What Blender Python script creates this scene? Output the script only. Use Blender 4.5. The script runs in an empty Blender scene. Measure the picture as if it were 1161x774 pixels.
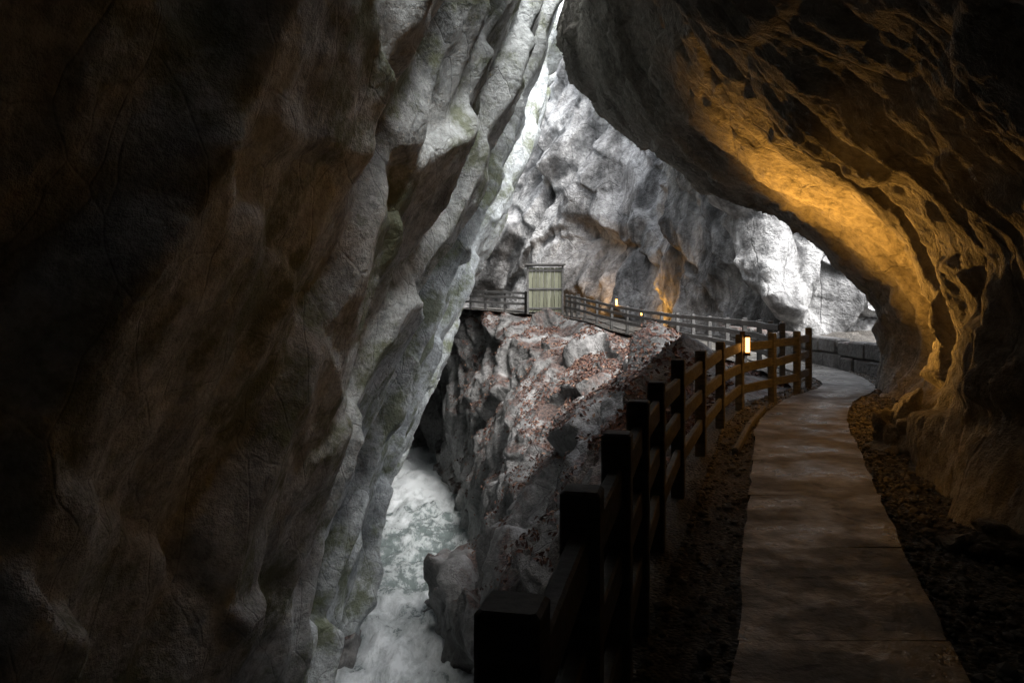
import bpy, math, random, bmesh
import numpy as np
from mathutils import Vector, noise, Matrix, Euler
random.seed(7); rng=np.random.default_rng(7)
sc=bpy.context.scene
# ------------------------------------------------------------ node helpers
class NT:
    def __init__(s,name):
        s.m=bpy.data.materials.new(name); s.m.use_nodes=True
        s.t=s.m.node_tree; s.n=s.t.nodes; s.l=s.t.links
        s.b=s.n['Principled BSDF']; s.co=s.n.new('ShaderNodeTexCoord').outputs['Object']
    def mapping(s,scale=(1,1,1),rot=(0,0,0),src=None):
        m=s.n.new('ShaderNodeMapping'); m.inputs['Scale'].default_value=scale; m.inputs['Rotation'].default_value=rot
        s.l.new(src or s.co,m.inputs['Vector']); return m.outputs[0]
    def noise(s,scale,detail=4,rough=.6,vec=None,dist=0,out='Fac'):
        m=s.n.new('ShaderNodeTexNoise'); m.inputs['Scale'].default_value=scale; m.inputs['Detail'].default_value=detail
        m.inputs['Roughness'].default_value=rough; m.inputs['Distortion'].default_value=dist
        s.l.new(vec or s.co,m.inputs['Vector']); return m.outputs[out]
    def voro(s,scale,feature='F1',vec=None,out='Distance'):
        m=s.n.new('ShaderNodeTexVoronoi'); m.feature=feature; m.inputs['Scale'].default_value=scale
        s.l.new(vec or s.co,m.inputs['Vector']); return m.outputs[out]
    def ramp(s,fac,stops):
        m=s.n.new('ShaderNodeValToRGB'); e=m.color_ramp.elements
        while len(e)<len(stops): e.new(.5)
        for i,(p,c) in enumerate(stops):
            e[i].position=p
            if not hasattr(c,'__len__'): c=(c,c,c)
            e[i].color=(*c,1)
        s.l.new(fac,m.inputs[0]); return m.outputs[0]
    def mix(s,fac,a,b,mode='MIX'):
        m=s.n.new('ShaderNodeMix'); m.data_type='RGBA'; m.blend_type=mode
        for k,v in ((0,fac),(6,a),(7,b)):
            if isinstance(v,bpy.types.NodeSocket): s.l.new(v,m.inputs[k])
            elif k==0: m.inputs[0].default_value=v
            else: m.inputs[k].default_value=(*v,1) if hasattr(v,'__len__') else (v,v,v,1)
        return m.outputs[2]
    def math(s,op,a,b=0.0):
        m=s.n.new('ShaderNodeMath'); m.operation=op
        for k,v in ((0,a),(1,b)):
            if isinstance(v,bpy.types.NodeSocket): s.l.new(v,m.inputs[k])
            else: m.inputs[k].default_value=v
        return m.outputs[0]
    def warped(s,vec,scale,amt):
        n=s.noise(scale,2,.55,vec,out='Color')
        a=s.n.new('ShaderNodeVectorMath'); a.operation='MULTIPLY_ADD'; s.l.new(n,a.inputs[0]); a.inputs[1].default_value=(amt,)*3; s.l.new(vec,a.inputs[2]); return a.outputs[0]
    def normz(s):
        g=s.n.new('ShaderNodeNewGeometry'); x=s.n.new('ShaderNodeSeparateXYZ'); s.l.new(g.outputs['Normal'],x.inputs[0]); return x.outputs[2]
    def bump(s,h,dist,strength=1,prev=None):
        m=s.n.new('ShaderNodeBump'); m.inputs['Distance'].default_value=dist; m.inputs['Strength'].default_value=strength
        s.l.new(h,m.inputs['Height'])
        if prev: s.l.new(prev,m.inputs['Normal'])
        return m.outputs[0]
    def out(s,col=None,rough=None,normal=None):
        for k,v in (('Base Color',col),('Roughness',rough)):
            if v is None: continue
            if isinstance(v,bpy.types.NodeSocket): s.l.new(v,s.b.inputs[k])
            else: s.b.inputs[k].default_value=(*v,1) if hasattr(v,'__len__') else v
        if normal: s.l.new(normal,s.b.inputs['Normal'])
        return s.m

def rock_mat(name,light,mid,dark,rot=(0,0.35,0),moss=0.0,leaf=False,stretch=.7,bumpd=.12,rough=.75,crk=1.3,fs=8,mosscol=(.12,.14,.05)):
    t=NT(name)
    st=t.mapping((1,1,stretch),rot)
    med=t.noise(.5,6,.66,st); fine=t.noise(fs,4,.75)
    col=t.ramp(med,[(.37,dark),(.47,mid),(.58,light)])
    col=t.mix(.65,col,t.ramp(fine,[(.34,.4),(.52,1.0),(.68,1.35)]),'MULTIPLY')
    if moss>0:
        mm=t.ramp(t.noise(.62,6,.72),[(.50,0),(.60,moss)])
        col=t.mix(mm,col,mosscol)
    if leaf:
        nz=t.ramp(t.normz(),[(.4,0),(.7,.85)])
        nm=t.ramp(t.noise(.6,5,.65),[(.47,0),(.54,1)])
        sp=t.ramp(t.voro(14,'F1',out='Color'),[(.2,(.022,.014,.012)),(.5,(.075,.042,.034)),(.85,(.13,.08,.063))])
        col=t.mix(t.math('MULTIPLY',nz,nm),col,sp)
    jv=t.warped(t.mapping((1,1,.45),rot),1.5,.3)
    j=t.voro(crk,'DISTANCE_TO_EDGE',jv)
    jr=t.ramp(j,[(0,0),(.02,1)])
    h=t.math('ADD',t.noise(fs*.8,6,.68),t.math('MULTIPLY',jr,.12))
    col=t.mix(.3,col,t.ramp(j,[(.002,.3),(.014,1)]),'MULTIPLY')
    nrm=t.bump(h,bumpd*1.3,.9)
    return t.out(col,rough,nrm)

M_left=rock_mat('left_rock',(.60,.635,.64),(.44,.47,.475),(.22,.24,.245),moss=.75,fs=6)
M_cave=rock_mat('cave_rock',(.48,.45,.40),(.36,.335,.29),(.15,.135,.11),rot=(.5,.9,0),crk=1.1,stretch=.4)
M_bank=rock_mat('bank_rock',(.29,.285,.28),(.17,.167,.162),(.06,.058,.056),rot=(.2,.6,0),leaf=True,fs=5)
M_far=rock_mat('far_rock',(.48,.48,.48),(.20,.20,.20),(.05,.05,.05),rot=(.3,.5,0),stretch=.35,bumpd=.4,crk=.6,fs=2.5)
M_boul=rock_mat('boulder_rock',(.24,.235,.23),(.16,.155,.15),(.07,.067,.063),leaf=True,bumpd=.08)

# ------------------------------------------------------------ surface helpers
def cr(m,N):
    W=np.zeros((N,m)); u=np.linspace(0,m-1,N)
    for a,x in enumerate(u):
        i=min(int(x),m-2); t=x-i
        if m==2: W[a,0]=1-t; W[a,1]=t; continue
        w=[-.5*t+t*t-.5*t**3, 1-2.5*t*t+1.5*t**3, .5*t+2*t*t-1.5*t**3, -.5*t*t+.5*t**3]
        for k in range(4):
            j=i-1+k
            if j<0: W[a,0]+=2*w[k]; W[a,1]-=w[k]
            elif j>m-1: W[a,m-1]+=2*w[k]; W[a,m-2]-=w[k]
            else: W[a,j]+=w[k]
    return W
def loft(ctrl,N,M):
    C=np.array(ctrl,float); A=cr(C.shape[0],N); B=cr(C.shape[1],M)
    return np.einsum('ni,ijk,mj->nmk',A,C,B)
def normals(P):
    du=np.gradient(P,axis=0); dv=np.gradient(P,axis=1)
    n=np.cross(du,dv); n/=np.linalg.norm(n,axis=2,keepdims=True)+1e-9; return n
def hsh(C,a,b,c):
    h=np.sin(C[...,0]*a+C[...,1]*b+C[...,2]*c)*43758.5453; return h-np.floor(h)
def facets(pts,cell,rotm,squash=(1,1,1),k=30.):
    """angular blocks: tilted planes, one per voronoi cell, narrow blend at the joints"""
    Q=(pts@rotm.T)/cell*np.array(squash); n=len(Q)
    C=np.empty((n,3,3)); D=np.empty((n,3)); V=noise.voronoi
    for i,q in enumerate(Q.tolist()):
        d,p=V(q); C[i,0]=p[0]; C[i,1]=p[1]; C[i,2]=p[2]; D[i]=d[:3]
    T=np.stack([hsh(C,12.98,78.2,37.7),hsh(C,93.9,17.3,53.1),hsh(C,41.7,29.9,87.3)],2)*2-1
    val=((Q[:,None,:]-C)*T).sum(2)*1.7+(hsh(C,61.3,11.9,23.7)-.5)*.3
    W=np.exp(-k*(D-D[:,:1])); W/=W.sum(1,keepdims=True)
    return (val*W).sum(1)
def fract(pts,scale,sq=(1,1,1),octv=5,off=0):
    Q=(pts/scale*np.array(sq)+off).tolist(); f=noise.fractal
    return np.array([f(q,.9,2.1,octv) for q in Q])
def ridge(pts,scale,sq=(1,1,1),octv=5,off=0,rot=None):
    """sharp-edged multifractal: broad faces meeting in crisp arretes"""
    Q=pts if rot is None else pts@rotmat(*rot).T
    Q=(Q/scale*np.array(sq)+off).tolist(); f=noise.ridged_multi_fractal
    v=np.array([f(q,1.0,2.1,octv,.95,1.6) for q in Q]); return v-v.mean()
def slabs(pts,nv,period,warp,off=0,sharp=.10):
    """overlapping rock beds: warped saw-tooth along a direction"""
    w=pts@np.array(nv)/period+warp*fract(pts,period*2.2,octv=4,off=off)+off
    i=np.floor(w); f=w-i
    r=lambda x: np.modf(np.abs(np.sin(x*12.9898+off)*43758.5))[0]*1.1+.3
    a=r(i); a2=r(i+1)
    s=np.clip((f-(1-sharp))/sharp,0,1); s=s*s*(3-2*s)
    return f*a*(1-s)-.5*a*(1-s)-.5*a2*s
def rotmat(x,y,z): return np.array(Euler((x,y,z)).to_matrix())
def mesh_grid(name,P,mat,smooth=True):
    N,M,_=P.shape; idx=np.arange(N*M).reshape(N,M)
    q=np.stack([idx[:-1,:-1],idx[1:,:-1],idx[1:,1:],idx[:-1,1:]],2).reshape(-1,4)
    me=bpy.data.meshes.new(name); me.vertices.add(N*M); me.vertices.foreach_set('co',P.reshape(-1).astype('f'))
    me.loops.add(q.size); me.loops.foreach_set('vertex_index',q.reshape(-1).astype('i'))
    me.polygons.add(len(q)); me.polygons.foreach_set('loop_start',np.arange(0,q.size,4).astype('i'))
    me.polygons.foreach_set('use_smooth',np.full(len(q),smooth))
    me.update(calc_edges=True); me.materials.append(mat)
    o=bpy.data.objects.new(name,me); sc.collection.objects.link(o); return o
def rockify(P,sgn,big,facs,frs,shear=.36,beds=(),ridges=()):
    n=normals(P)*sgn; pts=P.reshape(-1,3); d=np.zeros(len(pts))
    sh=pts.copy(); sh[:,0]-=shear*sh[:,2]
    for (s,a,sq,o,off) in big: d+=a*fract(sh,s,sq,o,off)
    for (nv,per,warp,a,off) in beds: d+=a*slabs(pts,nv,per,warp,off)
    for (s,a,sq,o,off) in ridges: d+=a*ridge(sh,s,sq,o,off)
    for (c,a,r,sq) in facs: d+=a*facets(pts+0.09*c*np.stack([fract(pts,c*.6,octv=2,off=3),fract(pts,c*.6,octv=2,off=9),fract(pts,c*.6,octv=2,off=15)],1),c,rotmat(*r),sq,60)
    for (s,a,sq,o,off) in frs: d+=a*fract(pts,s,sq,o,off)
    return P+n*d.reshape(P.shape[:2])[...,None]

# ------------------------------------------------------------ left gorge wall (leans over the river)
Z=[-10.5,-5,0,5,10,14,20]
LW={-12:(-7.5,-7,-6,-5,-3.6,-3,-6), -4:(-7,-6.2,-5.2,-4.1,-2.9,-2,-5), 2:(-6.6,-5.6,-4.5,-3.5,-2.3,-2.6,-8),
 6:(-6.2,-5.1,-3.9,-2.7,-1.1,-1.6,-8), 12:(-5.8,-4.5,-3.1,-1.4,.3,-.6,-8), 18:(-5.4,-4.1,-2.7,-1.0,.7,.2,-7),
 22:(-5.3,-4.0,-2.5,-.8,.9,.8,-6), 30:(-6.7,-4.7,-2.6,-.7,1.2,1.3,-6), 40:(-7.8,-5.6,-3.3,-1.1,.7,.2,-8),
 54:(-8.8,-7.3,-5.6,-4.4,-4.2,-6,-12), 75:(-13,-12,-11,-10,-10,-11,-14)}
ctrl=[[(x,y,z) for x,z in zip(xs,Z)] for y,xs in sorted(LW.items())]
P=loft(ctrl,660,430)
P=rockify(P,-1 if normals(P)[300,200,0]<0 else 1,
  [(6.5,.25,(1,1,.35),2,0)],
  [(3.3,.30,(0,.35,.2),(1,1,.40))],
  [(.5,.03,(1,1,1),5,7)],beds=[((.2,-.95,.22),4.6,.3,.72,1.3),((.3,.5,.8),3.1,.5,.26,4.1)],
  ridges=[(4.2,.34,(1,1,.4),6,2.3),(1.2,-.07,(1,1,.6),4,8.1)])
mesh_grid('left_gorge_wall',P,M_left)

# ------------------------------------------------------------ cave: right wall and overhanging ceiling
def sec(y,pts): return [(x,y,z) for x,z in pts]
cave=[sec(-12,[(-.4,-.3),(.2,.9),(.3,1.7),(-.2,2.8),(-1,3.8),(-2,4.8),(-3.6,6),(-7,8)]),
 sec(-3,[(1.2,-.3),(1.7,.9),(1.9,1.7),(1.4,2.8),(.5,3.8),(-.7,4.8),(-2.2,6.2),(-5.5,8.5)]),
 sec(2,[(2.3,-.3),(2.7,.8),(2.9,1.5),(2.4,2.6),(1.5,3.6),(.2,4.7),(-1.4,6.2),(-4.5,8.5)]),
 sec(5.2,[(3.1,-.3),(3.45,.8),(3.6,1.5),(3.0,2.5),(2.0,3.4),(.8,4.6),(-.5,6.5),(-1.8,9.6)]),
 sec(7.8,[(3.95,-.3),(4.2,.8),(4.25,1.55),(3.8,2.45),(2.7,3.35),(1.5,4.7),(.5,7.0),(.6,9.5)]),
 sec(10.6,[(5.6,-.3),(6.3,.8),(6.2,1.8),(5.0,2.65),(3.5,3.5),(2.1,4.8),(1.4,7.3),(1.9,10)]),
 [(6.7,14.4,-.3),(6.95,14.6,.75),(6.65,14.7,1.6),(5.95,15.2,2.75),(4.5,17,3.95),(2.85,19.8,5.9),(1.5,22.8,8.3),(1.65,23.1,11)],
 [(8.6,15,-.3),(8.8,15.3,1.2),(8.6,15.6,3.2),(7.4,16.4,5),(5.4,17.6,6.6),(3.8,19.6,8.3),(2.1,22.4,10.3),(2.3,22.2,12)],
 [(18,15,-.3),(18,15.5,3),(16,16,6),(12,15,8),(8,15,9.5),(6,15,10.5),(3.8,15,12),(3.5,14.5,12.5)]]
P=loft(cave,640,450)
n=normals(P); s=1 if n[200,60,0]<0 else -1
P=rockify(P,s,[(3.2,.12,(1,.5,1),3,2)],
  [(2.2,.13,(.5,.75,.35),(1,.6,1.1)),(.85,.05,(.2,.5,.35),(1,.7,1))],
  [(.4,.028,(1,1,1),5,1)],shear=0,beds=[((.25,1,.1),1.9,.35,.18,2.2),((.35,.9,.3),.62,.35,.10,6.2),((.3,.9,.35),.27,.4,.035,9.1)],
  ridges=[(2.0,.08,(.8,1.2,1),6,4.3)])
mesh_grid('cave_rock_ceiling',P,M_cave)

P=loft([[(-9,-11,-11),(-9,-11,12)],[(0,-12.5,-11),(-2,-12.5,12)],[(5,-11,-11),(5,-11,12)]],80,80)  # unseen rock cap behind the camera, added to keep sky light out
P=rockify(P,1,[(4,.6,(1,1,1),4,2)],[],[],0); mesh_grid('sky_blocking_end_cap',P,M_left)

# ------------------------------------------------------------ right bank between walkway and river
def st(y,pts): return [(x,y,z) for x,z in pts]
bank=[st(-12,[(-2.6,-.1),(-3,-1.5),(-3.2,-4),(-3.4,-7),(-3.6,-10.5)]),
 st(0,[(-.1,-.1),(-.35,-1.5),(-.6,-4),(-.9,-7),(-1.3,-10.5)]),
 st(6,[(1.4,-.1),(.9,-1.5),(.3,-4),(-.4,-7),(-.8,-10.5)]),
 st(12,[(3.7,-.1),(2.4,-1.2),(1.3,-3.3),(.4,-6.4),(-.5,-10.5)]),
 st(16,[(5.8,-.1),(3.3,-.6),(1.7,-2.4),(.3,-5.4),(-.7,-10.5)]),
 st(20,[(6.1,-.1),(3.8,-.1),(1.9,-1.9),(.1,-5),(-1.0,-10.5)]),
 st(26,[(6.2,-.1),(3.5,-.7),(1.7,-2.3),(-.1,-5.2),(-1.6,-10.5)]),
 st(32,[(5.3,.0),(2.9,-.2),(1.4,-1.4),(-.5,-4.4),(-1.6,-10.5)]),
 st(40,[(3.6,.6),(1.7,.4),(.1,-.8),(-1.6,-4.5),(-2.6,-10.5)]),
 st(46.5,[(-1.8,.98),(-2.7,.75),(-3.1,-.9),(-3.5,-5),(-3.9,-10.5)]),
 st(54,[(-3.2,1.1),(-4.1,.8),(-4.5,-.8),(-4.8,-5),(-5.2,-10.5)]),
 st(64,[(-6,1),(-7,.6),(-8,-1),(-8.5,-5),(-9,-10.5)])]
P=loft(bank,560,330)
n=normals(P); s=1 if n[250,150,0]<0 else -1
w=np.clip((np.linspace(0,1,330)-.06)/.14,0,1)[None,:,None]
P2=rockify(P,s,[(6,.3,(.8,1,.7),2,1)],
  [(2.8,.52,(.3,.7,.2),(1,1,.5)),(1.0,.09,(.5,.6,.1),(1,1,.55))],[(.5,.045,(1,1,1),5,3)],shear=0,
  beds=[((-.45,.75,-.35),4.0,.25,1.25,3.3),((-.3,.7,-.5),1.3,.35,.20,7.7)],ridges=[(3.4,.32,(1,1,.6),6,1.3)])
P=P+(P2-P)*w
bankP=P
mesh_grid('rocky_river_bank',P,M_bank)

# ------------------------------------------------------------ far cliffs
far=[[(13.8,27,-1),(13.9,27,.1),(14,27.2,.6),(14,27.4,1.0),(14.2,28,1.3),(15,31,0)],
 [(11.4,27,-1),(11.4,27,.8),(11.4,27,1.6),(11.6,27.2,2.3),(11.8,27.6,2.8),(13,31,1)],
 [(9.7,27.6,-1),(9.5,27.5,1.5),(9.4,27.5,3),(9.6,27.8,4.5),(10,28.4,5.5),(12,33,4)],
 [(8.8,31,-1),(8.5,31,3),(8.2,31,6),(8.4,31.5,9),(9.2,32,12),(12,38,14)],
 [(8.1,36,-1),(8.0,36,4),(8.0,36,8.5),(8.6,37,13),(10.5,38,18),(14,44,22)],
 [(6.2,42.5,-2),(6.4,42.5,4),(6.8,43,9),(8,44,14.5),(10,45.5,20),(14,50,24)],
 [(2,49,-11),(2.8,49.3,4),(4,50,9),(5.6,51,15),(7.6,53,22),(11,57,27)],
 [(-4.5,56,-11),(-3,55,3),(-.6,55,9),(1.5,56,15),(4,58,23),(7,63,29)],
 [(-9.5,63,-11),(-8.5,63,3),(-6,64,8),(-2,65,12),(2,66,15),(5,70,17)],
 [(-20,69,-11),(-19,69,3),(-18,70,7),(-17,71,10),(-15,72,12),(-14,76,13)]]
P=loft(far,520,340)
n=normals(P); s=1 if n[330,150,1]<0 else -1
P=rockify(P,s,[(9,.6,(1,1,.3),2,1)],
  [(4.6,.8,(.3,.5,.3),(1,1,.28)),(1.6,.2,(.3,.5,.2),(1,1,.35))],[(.8,.08,(1,1,.7),4,5)],shear=.5,
  beds=[((.85,.3,-.45),4.2,.22,2.3,2.7),((.8,.5,-.5),1.7,.25,.6,5.7)],ridges=[(6,.9,(1,1,.35),6,3.3)])
mesh_grid('far_gorge_cliff',P,M_far)
back=[[(22,20,-2),(24,20,10),(26,20,20)],[(20,33,-2),(22,34,10),(25,36,20)],[(14,41,-2),(16,43,10),(19,46,22)],[(9,47,-2),(11,48,10),(14,52,22)]]
P=loft(back,160,140); n=normals(P); s=1 if n[80,70,0]<0 else -1
P=rockify(P,s,[(5,.8,(1,1,.5),4,1)],[(2.5,.6,(.3,.5,.3),(1,1,.5)),(.9,.2,(.3,.5,.3),(1,1,.5))],[],0)
mesh_grid('back_cliff',P,M_far)

# ------------------------------------------------------------ ground
t=NT('gravel')
v=t.voro(38,'F1',out='Color'); d=t.voro(38,'F1')
col=t.mix(.5,t.ramp(v,[(.1,(.03,.028,.025)),(.5,(.10,.092,.08)),(.95,(.22,.20,.18))]),t.ramp(t.noise(1.2,5,.6),[(.35,.35),(.65,1)]),'MULTIPLY')
M_grav=t.out(col,.85,t.bump(t.math('SUBTRACT',1.0,d),.03,.9))
gp=[((-2.6,-12),(1.4,-12),0),((-1.4,-3.5),(3,-3.5),0),((-.45,0),(3.4,0),0),((-.15,1.4),(3.8,2),0),((.33,3.1),(4.4,4),0),((.95,5.5),(5.2,6.5),0),((1.7,8),(6.8,9),0),
 ((3.1,11.7),(8.4,11.5),0),((5.2,14.8),(12,13.5),0),((5.75,20),(17,19),0),((5.85,25),(17,26),0),((5.4,30),(12,33),.05),((4.3,34.5),(10.5,39),.3),
 ((3.1,40),(8,45),.65),((-.4,43.6),(3,52),.95),((-2.5,45.6),(-1.5,55),1.08),((-3.6,48),(-3.2,56),1.1)]
P=loft([[(*a,z),(*b,z)] for a,b,z in gp],420,120)
pts=P.reshape(-1,3); dz=.03*fract(pts,.6)+.012*fract(pts,.12,octv=2)
P[...,2]+=dz.reshape(P.shape[:2])-.012
wr=np.clip((P[...,0]-8.2)/3,0,1)*(P[...,1]>15)
P[...,2]+=wr*(.35+.3*fract(pts,1.2).reshape(P.shape[:2]))
mesh_grid('gravel_ground',P,M_grav)

# footpath slabs
t=NT('concrete')
n1=t.noise(.9,5,.6); n2=t.noise(7,5,.7)
col=t.ramp(n1,[(.35,(.075,.07,.062)),(.65,(.21,.20,.18))])
col=t.mix(.75,col,t.ramp(n2,[(.35,.4),(.6,1.1)]),'MULTIPLY')
ck=t.math('ADD',t.voro(.8,'DISTANCE_TO_EDGE'),t.math('MULTIPLY',t.noise(4,4,.6),.16))
crk=t.ramp(ck,[(.078,.35),(.085,1)])
col=t.mix(.8,col,crk,'MULTIPLY')
M_path=t.out(col,t.ramp(t.noise(1.6,4,.65),[(.4,.27),(.58,.68)]),t.bump(n2,.035,.9))
Lp=[(-2.1,-6),(-.9,-2.5),(-.16,0),(.92,3.3),(1.72,5.8),(2.5,8.2),(3.2,10.3),(4.35,12.6),(5.75,14.7),(6.2,17),(6.25,20),(6.3,25),(5.9,30),(4.8,34.8),(3.8,40.3),(.2,44.6),(-2,46.7),(-3.3,48.6)]
Rp=[(-.9,-6),(.3,-2.5),(.9,0),(1.9,3.3),(2.75,5.8),(3.6,8.2),(4.35,10.3),(5.35,12.4),(6.5,14.2),(7.3,17),(7.45,20),(7.45,25),(7.2,30),(6.3,35.5),(5.2,41.5),(1,46),(-1.2,48.2),(-2.4,50)]
Zp=[0]*12+[.05,.3,.65,.95,1.1,1.12]
E=loft([[(*a,z),(*b,z)] for a,b,z in zip(Lp,Rp,Zp)],1200,2)
mid=E.mean(1); s_=np.r_[0,np.cumsum(np.linalg.norm(np.diff(mid,axis=0),axis=1))]
def at(s): 
    return np.array([[np.interp(s,s_,E[:,k,c]) for c in range(3)] for k in (0,1)])
vs=[];fs=[]
s=0.
while s<s_[-1]-1.6:
    L=1.45+random.uniform(-.05,.05); K=6; tilt=random.uniform(-.004,.004)
    rows=[at(s+.0025+(L-.005)*k/K) for k in range(K+1)]
    b=len(vs)
    for r in rows:
        j1,j2=random.uniform(-.015,.015),random.uniform(-.015,.015)
        vs+= [(r[0][0]+j1,r[0][1],r[0][2]-.05),(r[0][0]+j1,r[0][1],r[0][2]+.03+tilt),(r[1][0]+j2,r[1][1],r[1][2]+.03-tilt),(r[1][0]+j2,r[1][1],r[1][2]-.05)]
    for k in range(K):
        a=b+4*k; c=a+4
        for j in range(3): fs.append((a+j,c+j,c+j+1,a+j+1))
    fs.append((b,b+1,b+2,b+3)); e=b+4*K; fs.append((e+3,e+2,e+1,e))
    s+=L
def mesh_py(name,vs,fs,mat,parent=None,smooth=False):
    me=bpy.data.meshes.new(name); me.from_pydata(vs,[],fs); me.materials.append(mat)
    if smooth: me.polygons.foreach_set('use_smooth',[True]*len(me.polygons))
    me.update(); o=bpy.data.objects.new(name,me); sc.collection.objects.link(o)
    if parent: o.parent=parent
    return o
mesh_py('concrete_footpath',vs,fs,M_path)

# ------------------------------------------------------------ river
t=NT('river_water')
fl=t.mapping((1.3,.5,1),(0,0,-.1))
f1=t.noise(1.3,8,.74,fl,.2); f2=t.noise(.4,3,.5)
y=t.n.new('ShaderNodeSeparateXYZ'); t.l.new(t.co,y.inputs[0])
far_=t.ramp(t.math('DIVIDE',y.outputs[1],60.0),[(.34,.17),(.42,.14),(.50,.02),(.62,.04),(.76,.25)])
fm=t.math('ADD',t.math('ADD',f1,t.math('MULTIPLY',f2,.4)),far_)
foam=t.ramp(fm,[(.67,0),(.76,.42),(.92,1)])
col=t.mix(foam,(.17,.205,.20),(.76,.79,.80))
M_water=t.out(col,t.ramp(foam,[(0,.12),(1,.6)]),t.bump(f1,.22,1))
gx=np.linspace(-20,3,200); gy=np.linspace(-8,74,620)
X,Y=np.meshgrid(gx,gy,indexing='ij'); P=np.stack([X,Y,np.full_like(X,-9)],2)
pts=P.reshape(-1,3)
P[...,2]+=(.30*fract(pts,1.6,(1,.6,1),4)+.16*ridge(pts,1.1,(1,.6,1),3,6)).reshape(X.shape)
mesh_grid('river',P,M_water)

# ------------------------------------------------------------ boulders
def boulder(name,loc,size,seed,mat=M_boul,rot=0):
    bm=bmesh.new(); bmesh.ops.create_icosphere(bm,subdivisions=5,radius=1)
    co=np.array([v.co[:] for v in bm.verts])
    d=1+.12*fract(co,1.1,octv=3,off=seed)+.42*facets(co+seed*3,.95,rotmat(.3,.5,seed),k=40)+.07*facets(co+seed,.35,rotmat(.3,.5,seed),k=40)+.02*fract(co,.15,octv=3)
    c=co*d[:,None]*np.array(size)
    ca,sa=math.cos(rot),math.sin(rot); c=np.stack([c[:,0]*ca-c[:,1]*sa,c[:,0]*sa+c[:,1]*ca,c[:,2]],1)+np.array(loc)
    for v,k in zip(bm.verts,c): v.co=k
    me=bpy.data.meshes.new(name); bm.to_mesh(me); bm.free(); me.materials.append(mat)
    me.polygons.foreach_set('use_smooth',[True]*len(me.polygons))
    o=bpy.data.objects.new(name,me); sc.collection.objects.link(o); return o
for i,(l,sz,r) in enumerate([((-1.0,25,-8.3),(1.4,2.0,1.9),.3),((-.3,22.5,-8.2),(1.2,1.5,2.2),.9),
   ((-2.6,27.5,-8.95),(.35,.5,.3),.3),((-5.3,24,-8.7),(.6,1.2,1.0),0),
   ((4.2,8.4,.1),(.27,.32,.36),0),((3.05,5.0,.05),(.18,.24,.12),1)]):
    boulder('boulder',l,sz,i*1.7+.5,M_boul if i<4 else M_cave,r)

# ------------------------------------------------------------ fallen leaves (one mesh) on the bank ledges
bn=normals(bankP); 
if bn[300,60,2]<0: bn=-bn
t=NT('dead_leaves'); g=t.n.new('ShaderNodeNewGeometry')
M_leaf=t.out(t.ramp(g.outputs['Random Per Island'],[(0,(.04,.018,.013)),(.4,(.10,.046,.034)),(.75,(.16,.08,.055)),(1,(.24,.15,.10))]),.8)
fp=bankP.reshape(-1,3); fn=bn.reshape(-1,3)
msk=(fn[:,2]>.4)&(fp[:,1]>9)&(fp[:,1]<46)&(fp[:,2]>-8)
cand=np.where(msk)[0]; cm=fract(fp[cand],1.8,octv=3,off=21); cand=cand[cm>.0]
vs=[];fs=[]
for i in rng.choice(cand,22000):
    p=fp[i]+rng.normal(0,.06,3)*[1,1,0]; nn=Vector(fn[i]+rng.normal(0,.45,3)).normalized()
    a=nn.orthogonal().normalized(); a.rotate(Matrix.Rotation(random.uniform(0,6.3),3,nn)); b=nn.cross(a); s=random.uniform(.03,.058)
    p=Vector(p)+nn*.025; k=len(vs)
    vs+=[p-a*s*1.5,p-b*s*.8+nn*s*.2,p+a*s*1.5,p+b*s*.8+nn*s*.3]; fs.append((k,k+1,k+2,k+3))
mesh_py('fallen_leaves',vs,fs,M_leaf)

# loose gravel stones beside the path
vs=[];fs=[]
bm=bmesh.new(); bmesh.ops.create_icosphere(bm,subdivisions=1,radius=1); ico=[v.co.copy() for v in bm.verts]; icf=[[v.index for v in f.verts] for f in bm.faces]; bm.free()
for i in range(5200):
    s=random.uniform(6,s_[-1]*.42) ; e=at(s); side=random.random()<.72
    w=abs(random.gauss(0,.45))+.02
    dr=(e[1]-e[0])/np.linalg.norm(e[1]-e[0])
    p=e[1]+dr*w if side else e[0]-dr*min(w,.4)
    r=random.uniform(.008,.026)*(1 if random.random()<.93 else 1.9); sx,sy,szz=[random.uniform(.7,1.3) for _ in range(3)]
    a=random.uniform(0,6.3); ca,sa=math.cos(a),math.sin(a); k=len(vs)
    for c in ico:
        x,y_,z=c.x*r*sx,c.y*r*sy,c.z*r*szz*.7; vs.append((p[0]+x*ca-y_*sa,p[1]+x*sa+y_*ca,p[2]+r*.3+z))
    fs+=[[k+j for j in f] for f in icf]
t=NT('pebble'); g=t.n.new('ShaderNodeNewGeometry')
mesh_py('loose_gravel',vs,fs,t.out(t.ramp(g.outputs['Random Per Island'],[(0,(.06,.055,.05)),(1,(.26,.24,.21))]),.8))

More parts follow.
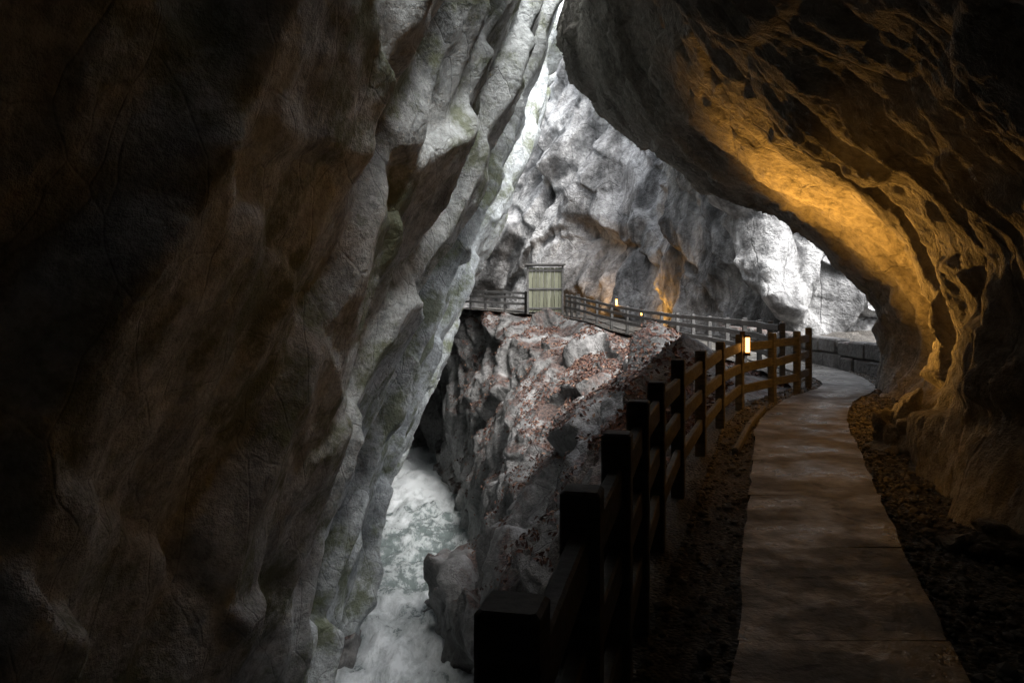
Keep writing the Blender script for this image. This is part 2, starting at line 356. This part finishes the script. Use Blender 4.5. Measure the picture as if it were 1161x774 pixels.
# ------------------------------------------------------------ timber
t=NT('weathered_timber')
gr=t.noise(5,6,.7,t.mapping((1,1,6)))
gr2=t.noise(30,3,.6)
M_wood=t.out(t.mix(.5,t.ramp(gr,[(.3,(.045,.043,.041)),(.7,(.18,.178,.172))]),t.ramp(gr2,[(.3,.5),(.7,1.2)]),'MULTIPLY'),.7,t.bump(gr2,.006,.8))
def box_between(vs,fs,a,b,w,h,bev=.008):
    a=Vector(a);b=Vector(b); d=(b-a); L=d.length; d.normalize()
    up=Vector((0,0,1)) if abs(d.z)<.9 else Vector((0,1,0))
    sd=d.cross(up).normalized(); up=sd.cross(d)
    def ring(p,sc_):
        o=[]
        for x,y in ((-w/2+bev,-h/2),(w/2-bev,-h/2),(w/2,-h/2+bev),(w/2,h/2-bev),(w/2-bev,h/2),(-w/2+bev,h/2),(-w/2,h/2-bev),(-w/2,-h/2+bev)):
            o.append(p+sd*x*sc_+up*y*sc_)
        return o
    k=len(vs); sc0=1-2*bev/min(w,h)
    for p,q in ((a,sc0),(a+d*bev,1),(b-d*bev,1),(b,sc0)): vs+=ring(p,q)
    for r in range(3):
        for j in range(8): fs.append((k+r*8+j,k+r*8+(j+1)%8,k+(r+1)*8+(j+1)%8,k+(r+1)*8+j))
    fs.append(tuple(k+j for j in range(7,-1,-1))); fs.append(tuple(k+24+j for j in range(8)))
def railing(name,pts,rails=(.42,.75,1.02),top=1.12,pw=.11,below=.35,inset=.075):
    vs=[];fs=[]
    for i,(x,y,z) in enumerate(pts):
        j=random.uniform(-.025,.025)
        a=Vector(pts[min(i+1,len(pts)-1)])-Vector(pts[max(i-1,0)]); 
        k=len(vs); box_between(vs,fs,(x,y,z-below),(x+j*.6,y,z+top+j),pw,pw)
        ang=math.atan2(a.y,a.x)
        for q in range(k,len(vs)):
            v=vs[q]; dx,dy=v.x-x,v.y-y; vs[q]=Vector((x+dx*math.cos(ang)-dy*math.sin(ang),y+dx*math.sin(ang)+dy*math.cos(ang),v.z))
    for i in range(len(pts)-1):
        a=Vector(pts[i]);b=Vector(pts[i+1]); d=(b-a).normalized(); nrm=Vector((-d.y,d.x,0))*inset
        e=.07 if inset else -.02
        for h in rails:
            jj=random.uniform(-.02,.02)
            box_between(vs,fs,a+nrm-d*e+Vector((0,0,h+jj)),b+nrm+d*(e-.02)+Vector((0,0,h-jj)),.05,.13)
    return mesh_py(name,vs,fs,M_wood)
near=[(-1.05,-2.6,0),(-.62,-1.2,0),(-.28,.1,0),(0.0,1.3,0),(.19,2.15,0),(.39,2.95,0),(.62,3.9,0),(.93,5.1,0),(1.36,6.5,0),(1.95,8.2,0),(2.6,9.9,0),(3.3,11.5,0),(4.1,12.5,0),(4.85,13.5,0),(5.42,14.5,0)]
railing('wooden_railing',near,rails=(.3,.62,.91),top=1.09,pw=.108,inset=0)
fl=loft([[(5.55,16.3,0),(5.55,16.3,0)],[(6.0,20,0),(6,20,0)],[(6.05,25,0),(6.05,25,0)],[(5.65,30,.05),(5.65,30,.05)],[(4.55,34.5,.3),(4.55,34.5,.3)],[(3.5,39.8,.65),(3.5,39.8,.65)],[(2.9,42,.8),(2.9,42,.8)]],17,2)[:,0]
railing('wooden_railing',[tuple(p) for p in fl])
railing('wooden_railing',[(.75,43.5,.95),(-.4,44.3,1.0),(-1.5,45.1,1.05),(-2.4,45.9,1.08),(-3.3,47.2,1.08)])

vs=[];fs=[]
kb=[(x+.34,y-.05,.03) for x,y,_ in near[9:12]]
for a,b in zip(kb[:-1],kb[1:]): box_between(vs,fs,a,(Vector(b)-(Vector(b)-Vector(a)).normalized()*.03),.06,.10,.015)
mesh_py('timber_kerb',vs,fs,M_wood)

# ------------------------------------------------------------ low stone wall beyond the cave mouth
vs=[];fs=[]
y0=15.9
while y0<29:
    L=random.uniform(.5,1.1); z0=-.05; x0=7.8
    for r in range(2):
        h=random.uniform(.33,.39); box_between(vs,fs,(x0+random.uniform(-.03,.03),y0+(.25*r),z0+h/2),(x0+random.uniform(-.03,.03),y0+L-.02+(.25*r),z0+h/2),.38,h-.02,.035); z0+=h
    y0+=L
mesh_py('stone_wall',vs,fs,M_boul)

# ------------------------------------------------------------ plank gate hut on the far walkway
t=NT('pale_planks'); g=t.n.new('ShaderNodeNewGeometry')
M_plank=t.out(t.mix(.6,t.ramp(g.outputs['Random Per Island'],[(0,(.15,.155,.105)),(1,(.29,.30,.215))]),t.ramp(t.noise(4,5,.6,t.mapping((4,4,.5))),[(.3,.5),(.7,1.1)]),'MULTIPLY'),.7)
hut=bpy.data.objects.new('plank_gate_hut',None); sc.collection.objects.link(hut)
vs=[];fs=[]; hx,hy,hz=.9,43.0,.9
for k in range(9): box_between(vs,fs,(hx+.1+k*.2,hy,hz+.05),(hx+.1+k*.2,hy,hz+2.45),.18,.04)
for k in range(7): box_between(vs,fs,(hx-.02,hy+.12+k*.2,hz+.05),(hx-.02,hy+.12+k*.2,hz+2.45),.04,.18)
for k in range(7): box_between(vs,fs,(hx+1.82,hy+.12+k*.2,hz+.05),(hx+1.82,hy+.12+k*.2,hz+2.45),.04,.18)
mesh_py('plank_walls',vs,fs,M_plank,hut)
vs=[];fs=[]
for zz in (.25,1.3,2.3): box_between(vs,fs,(hx-.02,hy-.05,hz+zz),(hx+1.84,hy-.05,hz+zz),.05,.1)
for xx in (-.04,1.84): box_between(vs,fs,(hx+xx,hy-.04,hz-.6),(hx+xx,hy-.04,hz+2.6),.11,.11)
box_between(vs,fs,(hx-.2,hy+.6,hz+2.62),(hx+2.0,hy+.6,hz+2.62),1.7,.08)
mesh_py('frame_and_roof',vs,fs,M_wood,hut)

# ------------------------------------------------------------ lamps (back-shielded path lights)
t=NT('lamp_glass'); t.b.inputs['Emission Color'].default_value=(1,.42,.09,1); t.b.inputs['Emission Strength'].default_value=9; M_glow=t.out((.8,.5,.2),.4)
t=NT('lamp_metal'); M_met=t.out((.05,.045,.04),.45); t.b.inputs['Metallic'].default_value=.7
def path_lamp(x,y,z,dirx,diry,power,post=None,aim=None,sz=1.0,cone=150):
    e=bpy.data.objects.new('path_lamp',None); sc.collection.objects.link(e)
    d=Vector((dirx,diry,0)).normalized(); c=Vector((x,y,z))+d*.12
    bm=bmesh.new(); bmesh.ops.create_cone(bm,segments=20,radius1=.035*sz,radius2=.035*sz,depth=.26*sz,cap_ends=True); bmesh.ops.translate(bm,vec=c,verts=bm.verts)
    me=bpy.data.meshes.new('glass_tube'); bm.to_mesh(me); bm.free(); me.materials.append(M_glow); o=bpy.data.objects.new('glass_tube',me); sc.collection.objects.link(o); o.parent=e
    bm=bmesh.new()
    for dz,h in ((.15*sz,.035),(-.15*sz,.05)):
        r=bmesh.ops.create_cone(bm,segments=20,radius1=.05*sz,radius2=.042*sz,depth=h,cap_ends=True); bmesh.ops.translate(bm,vec=c+Vector((0,0,dz)),verts=r['verts'])
    me=bpy.data.meshes.new('caps'); bm.to_mesh(me); bm.free(); me.materials.append(M_met); o=bpy.data.objects.new('caps',me); sc.collection.objects.link(o); o.parent=e
    vs=[];fs=[]; box_between(vs,fs,Vector((x,y,z-.2))+d*.04,Vector((x,y,z+.2))+d*.04,.07,.03,.004); mesh_py('bracket',vs,fs,M_met,e)
    if post is not None: 
        vs=[];fs=[]; box_between(vs,fs,(x,y,post),(x,y,z+.3),.12,.12); mesh_py('post',vs,fs,M_wood,e)
    if aim: l=bpy.data.lights.new('bulb','SPOT'); l.spot_size=math.radians(cone); l.spot_blend=.6
    else: l=bpy.data.lights.new('bulb','POINT')
    l.energy=power; l.color=(1,.47,.08); l.shadow_soft_size=.05
    lo=bpy.data.objects.new('bulb',l); lo.location=c+d*.10; sc.collection.objects.link(lo); lo.parent=e
    if aim: lo.rotation_euler=Vector(aim).to_track_quat('-Z','Y').to_euler()
path_lamp(3.3,11.5,.95,.75,-.65,600,aim=(.66,-.45,.62),cone=140,sz=.85)
path_lamp(1.36,6.55,.6,.1,1,95,aim=(.95,-.15,.35),cone=105)
path_lamp(4.55,34.5,1.5,-.2,-1,20)
path_lamp(6.1,37.6,1.0,.1,-1,240,.3,aim=(.9,.2,.4))
path_lamp(3.6,42.6,1.6,.3,1,240,.8,aim=(.2,.9,.3))

# ------------------------------------------------------------ light
w=bpy.data.worlds.new('World'); sc.world=w; w.use_nodes=True
bg=w.node_tree.nodes['Background']; sky=w.node_tree.nodes.new('ShaderNodeTexSky'); sky.sky_type='NISHITA'; sky.sun_disc=False
sky.sun_elevation=math.radians(55); sky.sun_rotation=math.radians(149); sky.dust_density=3; sky.ozone_density=.6
hs=w.node_tree.nodes.new('ShaderNodeHueSaturation'); hs.inputs['Saturation'].default_value=.28
w.node_tree.links.new(sky.outputs[0],hs.inputs['Color']); w.node_tree.links.new(hs.outputs[0],bg.inputs[0]); bg.inputs[1].default_value=.68
sl=bpy.data.lights.new('sun','SUN'); sl.energy=4.0; sl.angle=math.radians(20); sl.color=(1,.985,.96)
so=bpy.data.objects.new('sun',sl); sc.collection.objects.link(so)
so.rotation_euler=Vector((-.30,.50,-.81)).to_track_quat('-Z','Y').to_euler()
# ------------------------------------------------------------ camera
cam=bpy.data.cameras.new('camera'); co=bpy.data.objects.new('camera',cam); sc.collection.objects.link(co)
co.location=(0,0,1.6); co.rotation_euler=(math.radians(90),0,0); cam.lens=27.9; cam.shift_y=-.0405; cam.clip_end=500; cam.clip_start=.05
sc.camera=co
sc.view_settings.view_transform='Standard'; sc.view_settings.look='None'; sc.view_settings.exposure=0
